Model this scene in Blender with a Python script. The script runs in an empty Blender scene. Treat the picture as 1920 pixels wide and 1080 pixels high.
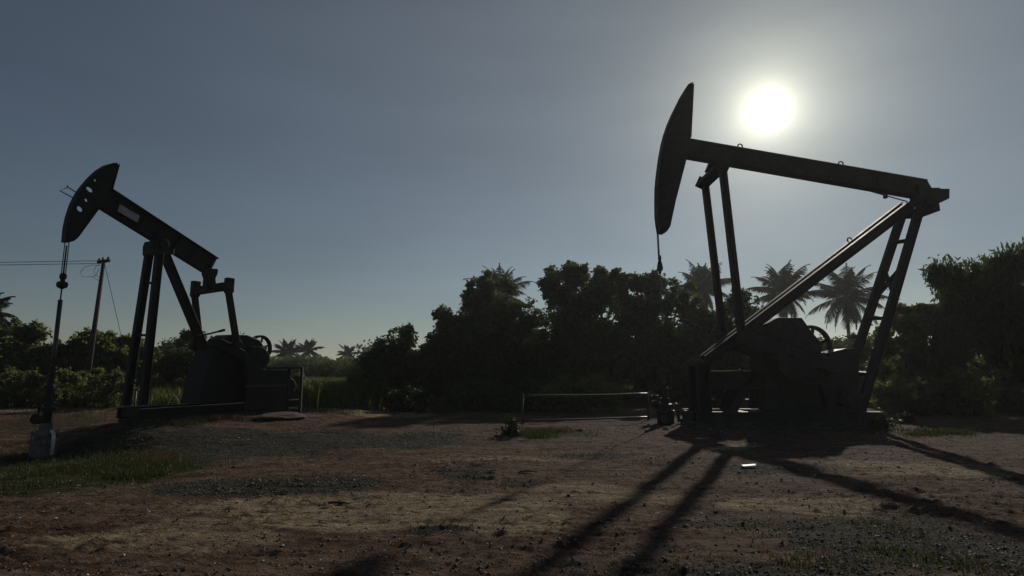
import bpy, bmesh, math, random
from mathutils import Vector, Matrix, noise
from mathutils.geometry import tessellate_polygon
R = math.radians
SC = bpy.context.scene
COL = SC.collection

# ------------------------------------------------------------------ camera model (also used to read positions off the ground)
F, YH, CH = 1050.0, 690.0, 1.7
TH = math.atan((YH - 540) / F)
CT, ST = math.cos(TH), math.sin(TH)
SUN_EL, SUN_AZ = R(23.56), R(25.73)          # azimuth clockwise from +Y
SUN = Vector((math.sin(SUN_AZ) * math.cos(SUN_EL), math.cos(SUN_AZ) * math.cos(SUN_EL), math.sin(SUN_EL)))

def ray(px, py):
    u = (px - 960) / F; v = (540 - py) / F
    return Vector((u, CT - v * ST, ST + v * CT))
def at(px, py, Y):
    r = ray(px, py); k = Y / r.y
    return Vector((r.x * k, Y, CH + r.z * k))
def gnd(px, py, z=0.0):
    r = ray(px, py); k = (z - CH) / r.z
    return Vector((r.x * k, r.y * k, z))

# ------------------------------------------------------------------ materials
def new_mat(name):
    m = bpy.data.materials.new(name); m.use_nodes = True
    return m, m.node_tree, m.node_tree.nodes['Principled BSDF']
def node(nt, t, **kw):
    n = nt.nodes.new(t)
    for k, v in kw.items(): setattr(n, k, v)
    return n
def ramp(nt, fac, stops):
    r = node(nt, 'ShaderNodeValToRGB')
    e = r.color_ramp.elements
    while len(e) < len(stops): e.new(0.5)
    for i, (p, c) in enumerate(stops):
        e[i].position = p; e[i].color = (*c, 1) if len(c) == 3 else c
    nt.links.new(fac, r.inputs[0])
    return r.outputs[0]
def surf_mat(name, c1, c2, scale=6.0, rough=0.6, metal=0.0, bump=0.2, lo=0.4, hi=0.65, c3=None, spec=0.5):
    m, nt, b = new_mat(name)
    tc = node(nt, 'ShaderNodeTexCoord')
    n = node(nt, 'ShaderNodeTexNoise'); n.inputs['Scale'].default_value = scale; n.inputs['Detail'].default_value = 8
    n.inputs['Roughness'].default_value = 0.65
    nt.links.new(tc.outputs['Object'], n.inputs['Vector'])
    stops = [(lo, c1), (hi, c2)] + ([(min(hi + .08, 1), c3)] if c3 else [])
    nt.links.new(ramp(nt, n.outputs['Fac'], stops), b.inputs['Base Color'])
    n2 = node(nt, 'ShaderNodeTexNoise'); n2.inputs['Scale'].default_value = scale * 7; n2.inputs['Detail'].default_value = 5
    nt.links.new(tc.outputs['Object'], n2.inputs['Vector'])
    bp = node(nt, 'ShaderNodeBump'); bp.inputs['Strength'].default_value = bump; bp.inputs['Distance'].default_value = 0.02
    nt.links.new(n2.outputs['Fac'], bp.inputs['Height']); nt.links.new(bp.outputs[0], b.inputs['Normal'])
    mr = node(nt, 'ShaderNodeMapRange'); mr.inputs[3].default_value = rough - .12; mr.inputs[4].default_value = min(rough + .2, 1)
    nt.links.new(n.outputs['Fac'], mr.inputs[0]); nt.links.new(mr.outputs[0], b.inputs['Roughness'])
    b.inputs['Metallic'].default_value = metal
    b.inputs['Specular IOR Level'].default_value = spec * .5
    return m
def leaf_mat(name, dark, light, trans, tw=0.4):
    m, nt, b = new_mat(name)
    g = node(nt, 'ShaderNodeNewGeometry')
    c = ramp(nt, g.outputs['Random Per Island'], [(0.0, dark), (0.7, tuple((a + b_) / 2 for a, b_ in zip(dark, light))), (1.0, light)])
    nt.links.new(c, b.inputs['Base Color']); b.inputs['Roughness'].default_value = 0.55
    b.inputs['Specular IOR Level'].default_value = 0.15
    t = node(nt, 'ShaderNodeBsdfTranslucent')
    mx = node(nt, 'ShaderNodeMixShader'); mx.inputs[0].default_value = tw
    mc = node(nt, 'ShaderNodeMix', data_type='RGBA'); mc.inputs[0].default_value = 0.6
    nt.links.new(c, mc.inputs[6]); mc.inputs[7].default_value = (*trans, 1)
    nt.links.new(mc.outputs[2], t.inputs['Color'])
    nt.links.new(b.outputs[0], mx.inputs[1]); nt.links.new(t.outputs[0], mx.inputs[2])
    nt.links.new(mx.outputs[0], nt.nodes['Material Output'].inputs['Surface'])
    return m
M = {}
M['steel'] = surf_mat('dark_painted_steel', (.009, .0095, .009), (.022, .021, .019), 3.0, .62, 0, .12, .35, .68, (.075, .042, .028))
M['steel2'] = surf_mat('weathered_black_steel', (.013, .013, .0125), (.034, .031, .028), 4.0, .65, 0, .2, .35, .66, (.065, .036, .022))
M['rod'] = surf_mat('greasy_rod_steel', (.05, .05, .05), (.10, .10, .095), 9, .4, .7, .05)
M['pipe'] = surf_mat('grey_galvanised_pipe', (.045, .045, .042), (.085, .082, .076), 9, .45, .4, .08)
M['cable'] = surf_mat('wire_rope', (.02, .02, .02), (.05, .05, .045), 40, .6, 0, .3)
M['concrete'] = surf_mat('weathered_concrete', (.16, .155, .14), (.30, .29, .26), 5, .85, 0, .5)
M['darkcon'] = surf_mat('oil_stained_concrete', (.03, .028, .025), (.075, .07, .062), 4, .9, 0, .5)
M['wellcon'] = surf_mat('dusty_grey_casting', (.09, .086, .078), (.18, .17, .155), 6, .8, 0, .4)
M['white'] = surf_mat('dirty_white_paint', (.50, .49, .46), (.75, .74, .70), 8, .5, 0, .1)
M['plate'] = surf_mat('pale_faded_plate', (.30, .29, .33), (.42, .40, .45), 7, .5, 0, .1)
M['wood'] = surf_mat('grey_pole_wood', (.025, .021, .018), (.06, .052, .044), 4, .85, 0, .5)
M['bark'] = surf_mat('tree_bark', (.035, .028, .022), (.10, .085, .065), 7, .9, 0, .8)
M['palmbark'] = surf_mat('palm_bark', (.05, .042, .034), (.13, .115, .095), 9, .9, 0, .8)
M['stone'] = surf_mat('pale_stone', (.17, .15, .13), (.34, .31, .27), 6, .85, 0, .5)
M['redearth'] = surf_mat('red_earth', (.045, .024, .017), (.10, .056, .04), 5, .95, 0, .9)
M['leaf_dark'] = leaf_mat('dark_tree_leaf', (.022, .036, .014), (.055, .078, .026), (.13, .17, .04), .36)
M['leaf_mid'] = leaf_mat('green_tree_leaf', (.035, .052, .018), (.095, .115, .04), (.20, .23, .06), .42)
M['leaf_bush'] = leaf_mat('bush_leaf', (.035, .05, .018), (.12, .13, .055), (.24, .26, .08), .45)
M['leaf_palm'] = leaf_mat('palm_leaf', (.022, .032, .013), (.055, .066, .025), (.07, .09, .025), .1)
M['leaf_weed'] = leaf_mat('weed_leaf', (.016, .026, .010), (.05, .06, .022), (.08, .10, .03), .18)
M['grass'] = leaf_mat('grass_blade', (.02, .032, .01), (.07, .08, .028), (.10, .12, .03), .25)
M['dry'] = leaf_mat('dry_grass_blade', (.07, .045, .024), (.14, .095, .05), (.16, .11, .05), .25)
M['tall'] = leaf_mat('tall_grass_blade', (.035, .048, .014), (.10, .11, .035), (.18, .21, .05), .42)
M['gravel'] = None

# ------------------------------------------------------------------ mesh helpers
class MB:
    def __init__(s): s.v = []; s.f = []
    def add(s, vs, fs):
        o = len(s.v); s.v += [tuple(v) for v in vs]; s.f += [tuple(i + o for i in f) for f in fs]
    def bar(s, p, q, w, h, side=(0, 1, 0)):
        """box from p to q; w along 'side', h across"""
        p, q, side = Vector(p), Vector(q), Vector(side)
        d = (q - p).normalized(); a = (side - d * side.dot(d)).normalized() * (w / 2); b = d.cross(a.normalized()) * (h / 2)
        s.add([p - a - b, p + a - b, p + a + b, p - a + b, q - a - b, q + a - b, q + a + b, q - a + b],
              [(0, 3, 2, 1), (4, 5, 6, 7), (0, 1, 5, 4), (1, 2, 6, 5), (2, 3, 7, 6), (3, 0, 4, 7)])
    def ibeam(s, p, q, w, h, tf=.03, tw=.03, side=(0, 1, 0)):
        p, q, side = Vector(p), Vector(q), Vector(side)
        d = (q - p).normalized(); a = (side - d * side.dot(d)).normalized(); b = d.cross(a)
        pr = [(-w/2, -h/2), (w/2, -h/2), (w/2, -h/2 + tf), (tw/2, -h/2 + tf), (tw/2, h/2 - tf), (w/2, h/2 - tf), (w/2, h/2), (-w/2, h/2),
              (-w/2, h/2 - tf), (-tw/2, h/2 - tf), (-tw/2, -h/2 + tf), (-w/2, -h/2 + tf)]
        n = len(pr)
        vs = [p + a * x + b * y for x, y in pr] + [q + a * x + b * y for x, y in pr]
        fs = [(i, (i + 1) % n, (i + 1) % n + n, i + n) for i in range(n)]
        for o in (0, n):
            for c in ((0, 1, 2, 11), (3, 4, 9, 10), (5, 6, 7, 8)): fs.append(tuple(k + o for k in c))
        s.add(vs, fs)
    def box(s, lo, hi):
        (x0, y0, z0), (x1, y1, z1) = lo, hi
        s.add([(x0, y0, z0), (x1, y0, z0), (x1, y1, z0), (x0, y1, z0), (x0, y0, z1), (x1, y0, z1), (x1, y1, z1), (x0, y1, z1)],
              [(0, 3, 2, 1), (4, 5, 6, 7), (0, 1, 5, 4), (1, 2, 6, 5), (2, 3, 7, 6), (3, 0, 4, 7)])
    def prism(s, pts, y0, y1, holes=()):
        """polygon in the x-z plane extruded along y, with through holes"""
        loops = [list(pts)] + [list(h) for h in holes]
        flat = [p for l in loops for p in l]; n = len(flat)
        tri = tessellate_polygon([[Vector((p[0], p[1], 0)) for p in l] for l in loops])
        vs = [(x, y0, z) for x, z in flat] + [(x, y1, z) for x, z in flat]
        fs = [tuple(t) for t in tri] + [tuple(i + n for i in reversed(t)) for t in tri]
        o = 0
        for l in loops:
            k = len(l)
            for i in range(k):
                j = (i + 1) % k
                fs.append((o + i, o + j, o + j + n, o + i + n))
            o += k
        s.add(vs, fs)
    def tube(s, pts, rad, n=8, caps=True):
        pts = [Vector(p) for p in pts]
        rads = rad if isinstance(rad, (list, tuple)) else [rad] * len(pts)
        vs = []; ref = None
        for i, p in enumerate(pts):
            d = (pts[min(i + 1, len(pts) - 1)] - pts[max(i - 1, 0)]).normalized()
            if ref is None or abs(ref.dot(d)) > .98: ref = Vector((1, 0, 0)) if abs(d.x) < .8 else Vector((0, 1, 0))
            a = (ref - d * ref.dot(d)).normalized(); b = d.cross(a); ref = a
            for k in range(n):
                t = 2 * math.pi * k / n
                vs.append(p + (a * math.cos(t) + b * math.sin(t)) * rads[i])
        fs = []
        for i in range(len(pts) - 1):
            for k in range(n):
                fs.append((i * n + k, i * n + (k + 1) % n, (i + 1) * n + (k + 1) % n, (i + 1) * n + k))
        if caps:
            fs.append(tuple(reversed(range(n)))); fs.append(tuple(range((len(pts) - 1) * n, len(pts) * n)))
        s.add(vs, fs)
    def disc(s, c, r, y0, y1, n=28):
        s.tube([(c[0], y0, c[1]), (c[0], y1, c[1])], r, n)
    def ring(s, c, r, w, y0, y1, n=40):
        o = [(c[0] + r * math.cos(2 * math.pi * i / n), c[1] + r * math.sin(2 * math.pi * i / n)) for i in range(n)]
        i_ = [(c[0] + (r - w) * math.cos(2 * math.pi * i / n), c[1] + (r - w) * math.sin(2 * math.pi * i / n)) for i in range(n)]
        vs = [(x, y0, z) for x, z in o] + [(x, y0, z) for x, z in i_] + [(x, y1, z) for x, z in o] + [(x, y1, z) for x, z in i_]
        fs = []
        for i in range(n):
            j = (i + 1) % n
            fs += [(i, j, n + j, n + i), (2*n + i, 3*n + i, 3*n + j, 2*n + j), (i, 2*n + i, 2*n + j, j), (n + i, n + j, 3*n + j, 3*n + i)]
        s.add(vs, fs)
    def torus(s, c, r, t, axis='y', n=20, m=8):
        pts = []
        c = Vector(c)
        for i in range(n + 1):
            a = 2 * math.pi * i / n
            pts.append(c + (Vector((math.cos(a), 0, math.sin(a))) if axis == 'y' else Vector((math.cos(a), math.sin(a), 0))) * r)
        s.tube(pts, t, m, caps=False)
    def lathe(s, prof, c=(0, 0), n=20):
        vs = []; k = len(prof)
        for r, z in prof:
            for i in range(n):
                a = 2 * math.pi * i / n
                vs.append((c[0] + r * math.cos(a), c[1] + r * math.sin(a), z))
        fs = []
        for j in range(k - 1):
            for i in range(n):
                fs.append((j*n + i, j*n + (i+1) % n, (j+1)*n + (i+1) % n, (j+1)*n + i))
        fs.append(tuple(reversed(range(n)))); fs.append(tuple(range((k-1)*n, k*n)))
        s.add(vs, fs)
    def build(s, name, mat, parent=None, bevel=0.0, smooth=False, loc=None):
        me = bpy.data.meshes.new(name); me.from_pydata(s.v, [], s.f)
        if bevel or smooth:
            bm = bmesh.new(); bm.from_mesh(me); bmesh.ops.recalc_face_normals(bm, faces=bm.faces); bm.to_mesh(me); bm.free()
        me.materials.append(mat)
        if smooth:
            me.polygons.foreach_set('use_smooth', [True] * len(me.polygons))
        o = bpy.data.objects.new(name, me); COL.objects.link(o)
        if parent: o.parent = parent
        if loc is not None: o.location = loc
        if bevel:
            b = o.modifiers.new('bevel', 'BEVEL'); b.width = bevel; b.segments = 1; b.limit_method = 'ANGLE'; b.angle_limit = R(40)
        return o
def tag(o, label=None, cat=None, group=None, kind=None):
    if label: o['label'] = label
    if cat: o['category'] = cat
    if group: o['group'] = group
    if kind: o['kind'] = kind
    return o
def thing(name, loc, label, cat, group=None, rz=0.0):
    o = bpy.data.objects.new(name, None); COL.objects.link(o)
    o.location = loc; o.rotation_euler = (0, 0, rz); o.empty_display_size = .3
    return tag(o, label, cat, group)
def copy_tree(o, parent=None):
    c = o.copy(); COL.objects.link(c)
    if parent: c.parent = parent
    for ch in o.children: copy_tree(ch, c)
    return c

# ------------------------------------------------------------------ terrain
LB = R(28)                                        # heading of the left pump's beam
LW = at(104, 650, 14.0); LW = Vector((LW.x, LW.y, 0))
lb, la = Vector((math.sin(LB), math.cos(LB), 0)), Vector((-math.cos(LB), math.sin(LB), 0))
RD = 17.8
RW = Vector((at(1235, 500, RD).x, RD, 0))
def sstep(a, b, x):
    t = min(1, max(0, (x - a) / (b - a))); return t * t * (3 - 2 * t)
TRACKS = []
for (x0, y0, x1, y1, hw) in ((330, 1060, 520, 950, .48), (150, 1040, 330, 950, .42), (60, 990, 300, 915, .42)):
    p_, q_ = gnd(x0, y0), gnd(x1, y1); u_ = (q_ - p_).normalized(); TRACKS.append((p_.x, p_.y, u_.x, u_.y, hw))
def terrain(x, y):
    z = 0.0
    if y < 60 and abs(x) < 60:
        d = Vector((x - LW.x, y - LW.y, 0)); s, t = d.dot(lb), d.dot(la)
        z -= .45 * math.exp(-(((s + .8) / 3.6) ** 2 + (t / 5.0) ** 2))
        pm = sstep(.2, 1.9, s) * (1 - sstep(8.2, 11.5, s)) * (1 - sstep(.9, 4.0, abs(t)))
        z = z * (1 - pm) + .17 * pm
        dr = Vector((x - RW.x - 3.5, y - RD, 0))
        flat = 1 - math.exp(-((dr.x / 4.5) ** 2 + (dr.y / 2.0) ** 2))
        z += flat * (.05 * noise.noise((x * .28, y * .4, 1.3)) + .03 * noise.noise((x * .9, y * 1.2, 7.3)))
        # ridges left by wheels, running roughly across the yard
        w = math.exp(-((y - 7) / 4.5) ** 2)
        z += w * .016 * math.sin(5.5 * (y - .10 * x + .5 * noise.noise((x * .25, y * .3, 4)))) * (0.4 + noise.noise((x * .35, y * .5, 9)))
        z += .020 * noise.noise((x * 1.8, y * 3.1, 2.0))
        if y < 22:
            k = .45 + .9 * max(0, noise.noise((x * .45, y * .6, 21)) + .2)
            z += k * (.020 * noise.noise((x * 2.2, y * 6.5, 5.0)) + .012 * noise.noise((x * 6.0, y * 10.0, 8.0)))
            c = noise.noise((x * 8.5, y * 10, 14.0)); z += k * .075 * max(0, c - .16)
            c = noise.noise((x * 17, y * 19, 3.0)); z += k * .05 * max(0, c - .12)
            for (ax, ay, ux, uy, hw) in TRACKS:          # tread marks of lorry tyres
                dx, dy = x - ax, y - ay; al = dx * ux + dy * uy; pr = -dx * uy + dy * ux + .06 * al * al * .2
                if abs(pr) < hw and -2.5 < al < 3.5:
                    z += .016 * math.sin(pr * 2 * math.pi / .19) * (1 - (pr / hw) ** 2) * sstep(-2.5, -1.6, al) * (1 - sstep(2.4, 3.5, al)) * (.5 + noise.noise((x * 1.5, y * 1.5, 30)))
    return z
def on(px, py, z=0.0):
    p = gnd(px, py, z)
    for _ in range(4):
        p = gnd(px, py, terrain(p.x, p.y))
    return p

# patches of different soil: (pixel-read centre, radii), weight -> (tan, gravel, grass)
PATCH = [
    (700, 955, 330, 30, 'tan', 1.0), (905, 970, 170, 28, 'tan', .9), (1120, 925, 150, 18, 'tan', .7), (130, 1020, 110, 20, 'tan', .7), (330, 1010, 220, 40, 'tan', .55),
    (1500, 945, 170, 16, 'tan', .75), (1730, 880, 170, 16, 'tan', .6), (900, 860, 200, 9, 'tan', .6), (300, 945, 260, 20, 'tan', .35), (640, 865, 300, 8, 'tan', .35),
    (1400, 840, 60, 5, 'tan', .8), (700, 778, 120, 6, 'tan', .9), (120, 770, 130, 4, 'tan', 1.0), (270, 797, 90, 2, 'tan', .9), (560, 785, 140, 4, 'tan', .3),
    (520, 908, 210, 15, 'gra', 1.0), (450, 828, 260, 22, 'gra', .95), (760, 825, 110, 14, 'gra', .8), (1750, 1030, 230, 60, 'gra', .9), (1430, 885, 60, 10, 'gra', .7),
    (870, 888, 60, 8, 'gra', .8), (1130, 855, 60, 6, 'gra', .7), (820, 990, 60, 12, 'gra', .7), (1480, 1060, 200, 18, 'gra', .6), (1100, 1060, 170, 25, 'gra', .45),
    (1420, 985, 130, 12, 'gra', .5), (170, 825, 140, 16, 'gra', .7), (980, 905, 50, 8, 'gra', .7), (1240, 870, 40, 8, 'gra', .5), (1690, 980, 120, 14, 'gra', .6),
    (140, 880, 190, 40, 'grs', .9), (60, 790, 120, 10, 'grs', .5), (330, 790, 130, 8, 'grs', .7), (1030, 812, 70, 6, 'grs', .8), (900, 765, 160, 9, 'grs', .9), (1740, 812, 80, 6, 'grs', .6),
]
PW = []
for (px, py, rx, ry, k, w) in PATCH:
    c = gnd(px, py); e = gnd(px + rx, py); t = gnd(px, max(py - ry, 712)); b_ = gnd(px, py + ry)
    PW.append((c.x, (t.y + b_.y) / 2, abs(e.x - c.x), abs(t.y - b_.y) / 2, k, w))
def soil(x, y):
    o = {'tan': 0.0, 'gra': 0.0, 'grs': 0.0}
    if y < 45:
        wx = x + .5 * noise.noise((x * .7, y * .7, 3)); wy = y + .5 * noise.noise((x * .7, y * .7, 8))
        for cx, cy, rx, ry, k, w in PW:
            d = ((wx - cx) / rx) ** 2 + ((wy - cy) / ry) ** 2
            if d < 3.5: o[k] = max(o[k], w * max(0, 1 - sstep(.45, 1.7, d)))
    o['grs'] = max(o['grs'], sstep(23, 27, y + 1.2 * noise.noise((x * .3, y * .3, 0))))
    return o

def spacing(lo, hi, step, grow, far):
    xs = []; x = lo
    while x < hi: xs.append(x); x += step
    s = step; x = xs[-1]
    while x < far: s *= grow; x += s; xs.append(x)
    s = step; x = xs[0]; left = []
    return xs
ys = [3.2]
while ys[-1] < 20: ys.append(ys[-1] + max(.022, .0058 * ys[-1]))
st_ = .12
while ys[-1] < 900: st_ *= 1.06; ys.append(ys[-1] + st_)
pos = spacing(0.0, 9.5, .045, 1.035, 900.0)
xs = [-x for x in reversed(pos[1:])] + pos
ys = [-40, -20, -10, -5, -2, 0, 1, 1.8, 2.6] + ys
gv = []; ga = {'tan': [], 'gra': [], 'grs': []}
for y in ys:
    for x in xs:
        gv.append((x, y, terrain(x, y)))
        s = soil(x, y)
        for k in ga: ga[k].append(s[k])
nx = len(xs)
gf = [(j * nx + i, j * nx + i + 1, (j + 1) * nx + i + 1, (j + 1) * nx + i) for j in range(len(ys) - 1) for i in range(nx - 1)]
gm = bpy.data.meshes.new('ground'); gm.from_pydata(gv, [], gf)
gm.polygons.foreach_set('use_smooth', [True] * len(gm.polygons))
for k in ga:
    a = gm.attributes.new('soil_' + k, 'FLOAT', 'POINT'); a.data.foreach_set('value', ga[k])
ground = bpy.data.objects.new('ground', gm); COL.objects.link(ground); tag(ground, kind='structure')
m, nt, b = new_mat('bare_dirt_yard')
tc = node(nt, 'ShaderNodeTexCoord')
def nz(scale, detail=6, rough=.6, sx=1.0):
    mp = node(nt, 'ShaderNodeMapping'); mp.inputs['Scale'].default_value = (sx, 1, 1)
    nt.links.new(tc.outputs['Object'], mp.inputs['Vector'])
    n = node(nt, 'ShaderNodeTexNoise'); n.inputs['Scale'].default_value = scale; n.inputs['Detail'].default_value = detail; n.inputs['Roughness'].default_value = rough
    nt.links.new(mp.outputs[0], n.inputs['Vector']); return n.outputs['Fac']
def mth(op, a, b_=None):
    n = node(nt, 'ShaderNodeMath', operation=op)
    for i, v in enumerate((a, b_)):
        if v is None: continue
        if isinstance(v, (int, float)): n.inputs[i].default_value = v
        else: nt.links.new(v, n.inputs[i])
    return n.outputs[0]
def mixc(fac, a, b_):
    n = node(nt, 'ShaderNodeMix', data_type='RGBA')
    nt.links.new(fac, n.inputs[0])
    for i, v in ((6, a), (7, b_)):
        if isinstance(v, tuple): n.inputs[i].default_value = (*v, 1)
        else: nt.links.new(v, n.inputs[i])
    return n.outputs[2]
def attr(nm):
    n = node(nt, 'ShaderNodeAttribute'); n.attribute_name = nm; return n.outputs['Fac']
def soft(v, lo, hi):
    n = node(nt, 'ShaderNodeMapRange'); n.interpolation_type = 'SMOOTHSTEP'; n.inputs[1].default_value = lo; n.inputs[2].default_value = hi
    nt.links.new(v, n.inputs[0]); return n.outputs[0]
n_big, n_mid, n_fine, n_streak = nz(.6, 8, .65, .5), nz(3.5, 8, .7, .6), nz(26, 6, .7), nz(1.6, 7, .65, .22)
base = ramp(nt, n_mid, [(.3, (0.0692, 0.0437, 0.0314)), (.5, (0.1430, 0.0923, 0.0650)), (.7, (0.2192, 0.1507, 0.1085))])
base = mixc(soft(n_streak, .50, .66), base, (0.0810, 0.0424, 0.0292))
tan = ramp(nt, n_mid, [(.3, (0.1986, 0.1488, 0.0939)), (.6, (0.3476, 0.2729, 0.1737)), (.8, (0.4468, 0.3596, 0.2300))])
tanf = soft(mth('ADD', attr('soil_tan'), mth('MULTIPLY', mth('SUBTRACT', n_streak, .5), 1.6)), .30, .75)
c = mixc(tanf, base, tan)
gr = ramp(nt, n_fine, [(.3, (0.0194, 0.0196, 0.0149)), (.5, (0.0465, 0.0466, 0.0372)), (.64, (0.0871, 0.0836, 0.0670)), (.74, (0.2131, 0.1954, 0.1674))])
grf = soft(mth('ADD', attr('soil_gra'), mth('MULTIPLY', mth('SUBTRACT', n_mid, .5), 1.8)), .28, .62)
c = mixc(grf, c, gr)
gs = ramp(nt, n_mid, [(.3, (0.0232, 0.0279, 0.0124)), (.6, (0.0496, 0.0543, 0.0232)), (.8, (0.0775, 0.0667, 0.0372))])
gsf = soft(mth('ADD', attr('soil_grs'), mth('MULTIPLY', mth('SUBTRACT', n_mid, .5), 1.4)), .3, .65)
c = mixc(gsf, c, gs)
vo = node(nt, 'ShaderNodeTexVoronoi'); vo.inputs['Scale'].default_value = 22; nt.links.new(tc.outputs['Object'], vo.inputs['Vector'])
speck = soft(vo.outputs['Distance'], .16, .08)
n_marks = nz(6.5, 3, .55, .6)
c = mixc(mth('MULTIPLY', soft(n_marks, .59, .65), .72), c, (.022, .016, .011))
n_crumb = nz(11, 9, .82, .55)
c = mixc(mth('MULTIPLY', soft(n_crumb, .50, .59), .62), c, (.026, .019, .014))
c = mixc(mth('MULTIPLY', soft(n_crumb, .44, .36), .40), c, (.27, .215, .15))
n_lines = nz(5.5, 7, .72, .16)
c = mixc(mth('MULTIPLY', soft(n_lines, .54, .66), .6), c, (.030, .020, .015))
c = mixc(mth('MULTIPLY', soft(n_lines, .44, .34), .35), c, (.26, .20, .14))
n_grit = nz(60, 4, .75)
c = mixc(mth('MULTIPLY', soft(n_grit, .52, .38), .9), c, (.012, .010, .009))
c = mixc(mth('MULTIPLY', soft(n_grit, .58, .70), .45), c, (.22, .165, .12))
c = mixc(mth('MULTIPLY', speck, .5), c, mixc(soft(n_fine, .45, .6), (.015, .012, .01), (.14, .12, .10)))
nt.links.new(c, b.inputs['Base Color']); b.inputs['Roughness'].default_value = .95; b.inputs['Specular IOR Level'].default_value = .04
h = mth('ADD', mth('MULTIPLY', n_mid, .35), mth('ADD', mth('ADD', mth('MULTIPLY', n_fine, .30), mth('ADD', mth('MULTIPLY', n_crumb, -.30), mth('MULTIPLY', n_marks, -.5))), mth('MULTIPLY', speck, .12)))
bp = node(nt, 'ShaderNodeBump'); bp.inputs['Strength'].default_value = 1.0; bp.inputs['Distance'].default_value = .11
nt.links.new(h, bp.inputs['Height']); nt.links.new(bp.outputs[0], b.inputs['Normal'])
gm.materials.append(m)

# ------------------------------------------------------------------ right pump (beam lies across the view, local x to the rear, y away)
def pl(px, py, y=0.0):
    p = at(px, py, RD + y); return (p.x - RW.x, p.z)
def p3(px, py, y=0.0):
    s, z = pl(px, py, y); return Vector((s, y, z))
pj = thing('pump_jack', RW, 'larger black oil pump jack under the sun with a long rear-pivot beam', 'oil pump')
def rp(mb, name, mat='steel2', parent=pj, bevel=.012, smooth=False): return mb.build(name, M[mat], parent, bevel, smooth)
hh = [(1296, 161), (1287.5, 165), (1279, 178), (1272, 192), (1263, 210), (1254.5, 229.5), (1248, 249), (1243, 268), (1239, 290), (1236, 311), (1233.5, 331), (1232, 350), (1231.5, 378),
      (1232, 404.6), (1234, 422), (1237, 437), (1243, 438), (1249, 435), (1254.5, 426), (1264, 381), (1276, 334.6), (1286, 296), (1291, 262)]
mb = MB(); pts = [pl(*p) for p in hh]
mb.prism(pts, -.19, .19)
front = pts[0:16]
for k in range(len(front) - 1):     # curved face plate, wider than the cheeks
    mb.bar((front[k][0] - .012, 0, front[k][1]), (front[k + 1][0] - .012, 0, front[k + 1][1]), .52, .03)
e0, e1 = pts[-1], pl(1296, 161)
mb.bar((e0[0] + .02, 0, e0[1]), (e1[0] + .02, 0, e1[1] - .02), .44, .03)
rp(mb, 'horsehead')
mb = MB(); t0, t1, b0, b1 = pl(1291, 262), pl(1735, 339), pl(1284, 295.5), pl(1716, 373)
c0 = ((t0[0] + b0[0]) / 2, (t0[1] + b0[1]) / 2); c1 = ((t1[0] + b1[0]) / 2 + .1, (t1[1] + b1[1]) / 2)
hb = math.dist(t0, b0) * .96
mb.ibeam((c0[0] - .2, 0, c0[1] + .03), (c1[0], 0, c1[1]), .36, hb, .035, .14)
for u in (.08, .2, .35, .5, .65, .8, .93):
    x = c0[0] + (c1[0] - c0[0]) * u; z = c0[1] + (c1[1] - c0[1]) * u
    mb.bar((x, 0, z - hb * .42), (x + .0, 0, z + hb * .42), .33, .02)
beam = rp(mb, 'walking_beam')
for px, py in ((1388, 279), (1577, 312)):
    e = pl(px, py); mb = MB(); mb.torus((e[0], 0, e[1] + .09), .075, .022); mb.bar((e[0], 0, e[1] - .15), (e[0], 0, e[1] + .03), .06, .06); rp(mb, 'lifting_eye', bevel=0, smooth=True, parent=beam)
mb = MB(); a = p3(1616, 354); b_ = p3(1712, 381); mb.tube([a, b_], .022, 8)
mb.bar(p3(1660, 362), p3(1660, 372), .10, .10)
rp(mb, 'beam_tie_rod', parent=beam)
mb = MB(); mb.prism([pl(*p) for p in ((1470, 299), (1498, 304), (1496, 316), (1468, 311))], -.20, -.186); rp(mb, 'name_plate', 'steel', parent=beam, bevel=0)
# rear pivot: tail bracket and saddle bearing
mb = MB()
mb.prism([pl(*p) for p in ((1728, 340), (1737, 356), (1753, 356), (1753, 358), (1770.5, 358), (1770, 376), (1738, 391), (1716, 380), (1712, 350))], -.24, .24)
rp(mb, 'tail_bracket')
mb = MB(); c = pl(1727, 383); mb.disc(c, .22, -.52, .52); mb.box((c[0] - .34, -.5, c[1] - .36), (c[0] + .22, .5, c[1] - .12)); rp(mb, 'saddle_bearing')
# samson post legs
for sgn, ptop, pbot in ((-1, (1724, 392), (1612, 795)), (1, (1692, 400), (1569, 787))):
    y = .45 * sgn
    mb = MB(); a = p3(*ptop, y); z = p3(*pbot, y); z.z = .25
    mb.ibeam(a, z, .17, .25, .03, .05)
    leg = rp(mb, 'post_leg')
    for k in range(7):
        q = a.lerp(z, .06 + k * .13)
        m2 = MB(); m2.tube([q + Vector((.0, -.10, 0)), q + Vector((.0, -.15, 0))], .03, 8)
        if sgn < 0 and k < 5: rp(m2, 'bolt', parent=leg, bevel=0)
mb = MB()
LA = [p3(1724, 392, -.45), Vector((*pl(1612, 795, -.45), 0)).xzy]
a_n, z_n = p3(1724, 392, -.45), p3(1612, 795, -.45); a_f, z_f = p3(1692, 400, .45), p3(1569, 787, .45)
for u0, u1 in ((.15, .15), (.27, .42), (.52, .52), (.78, .78), (.42, .29)):
    mb = MB(); mb.bar(a_n.lerp(z_n, u0), a_f.lerp(z_f, u1), .12, .12, side=(1, 0, .3))
    rp(mb, 'cross_brace')
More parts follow.
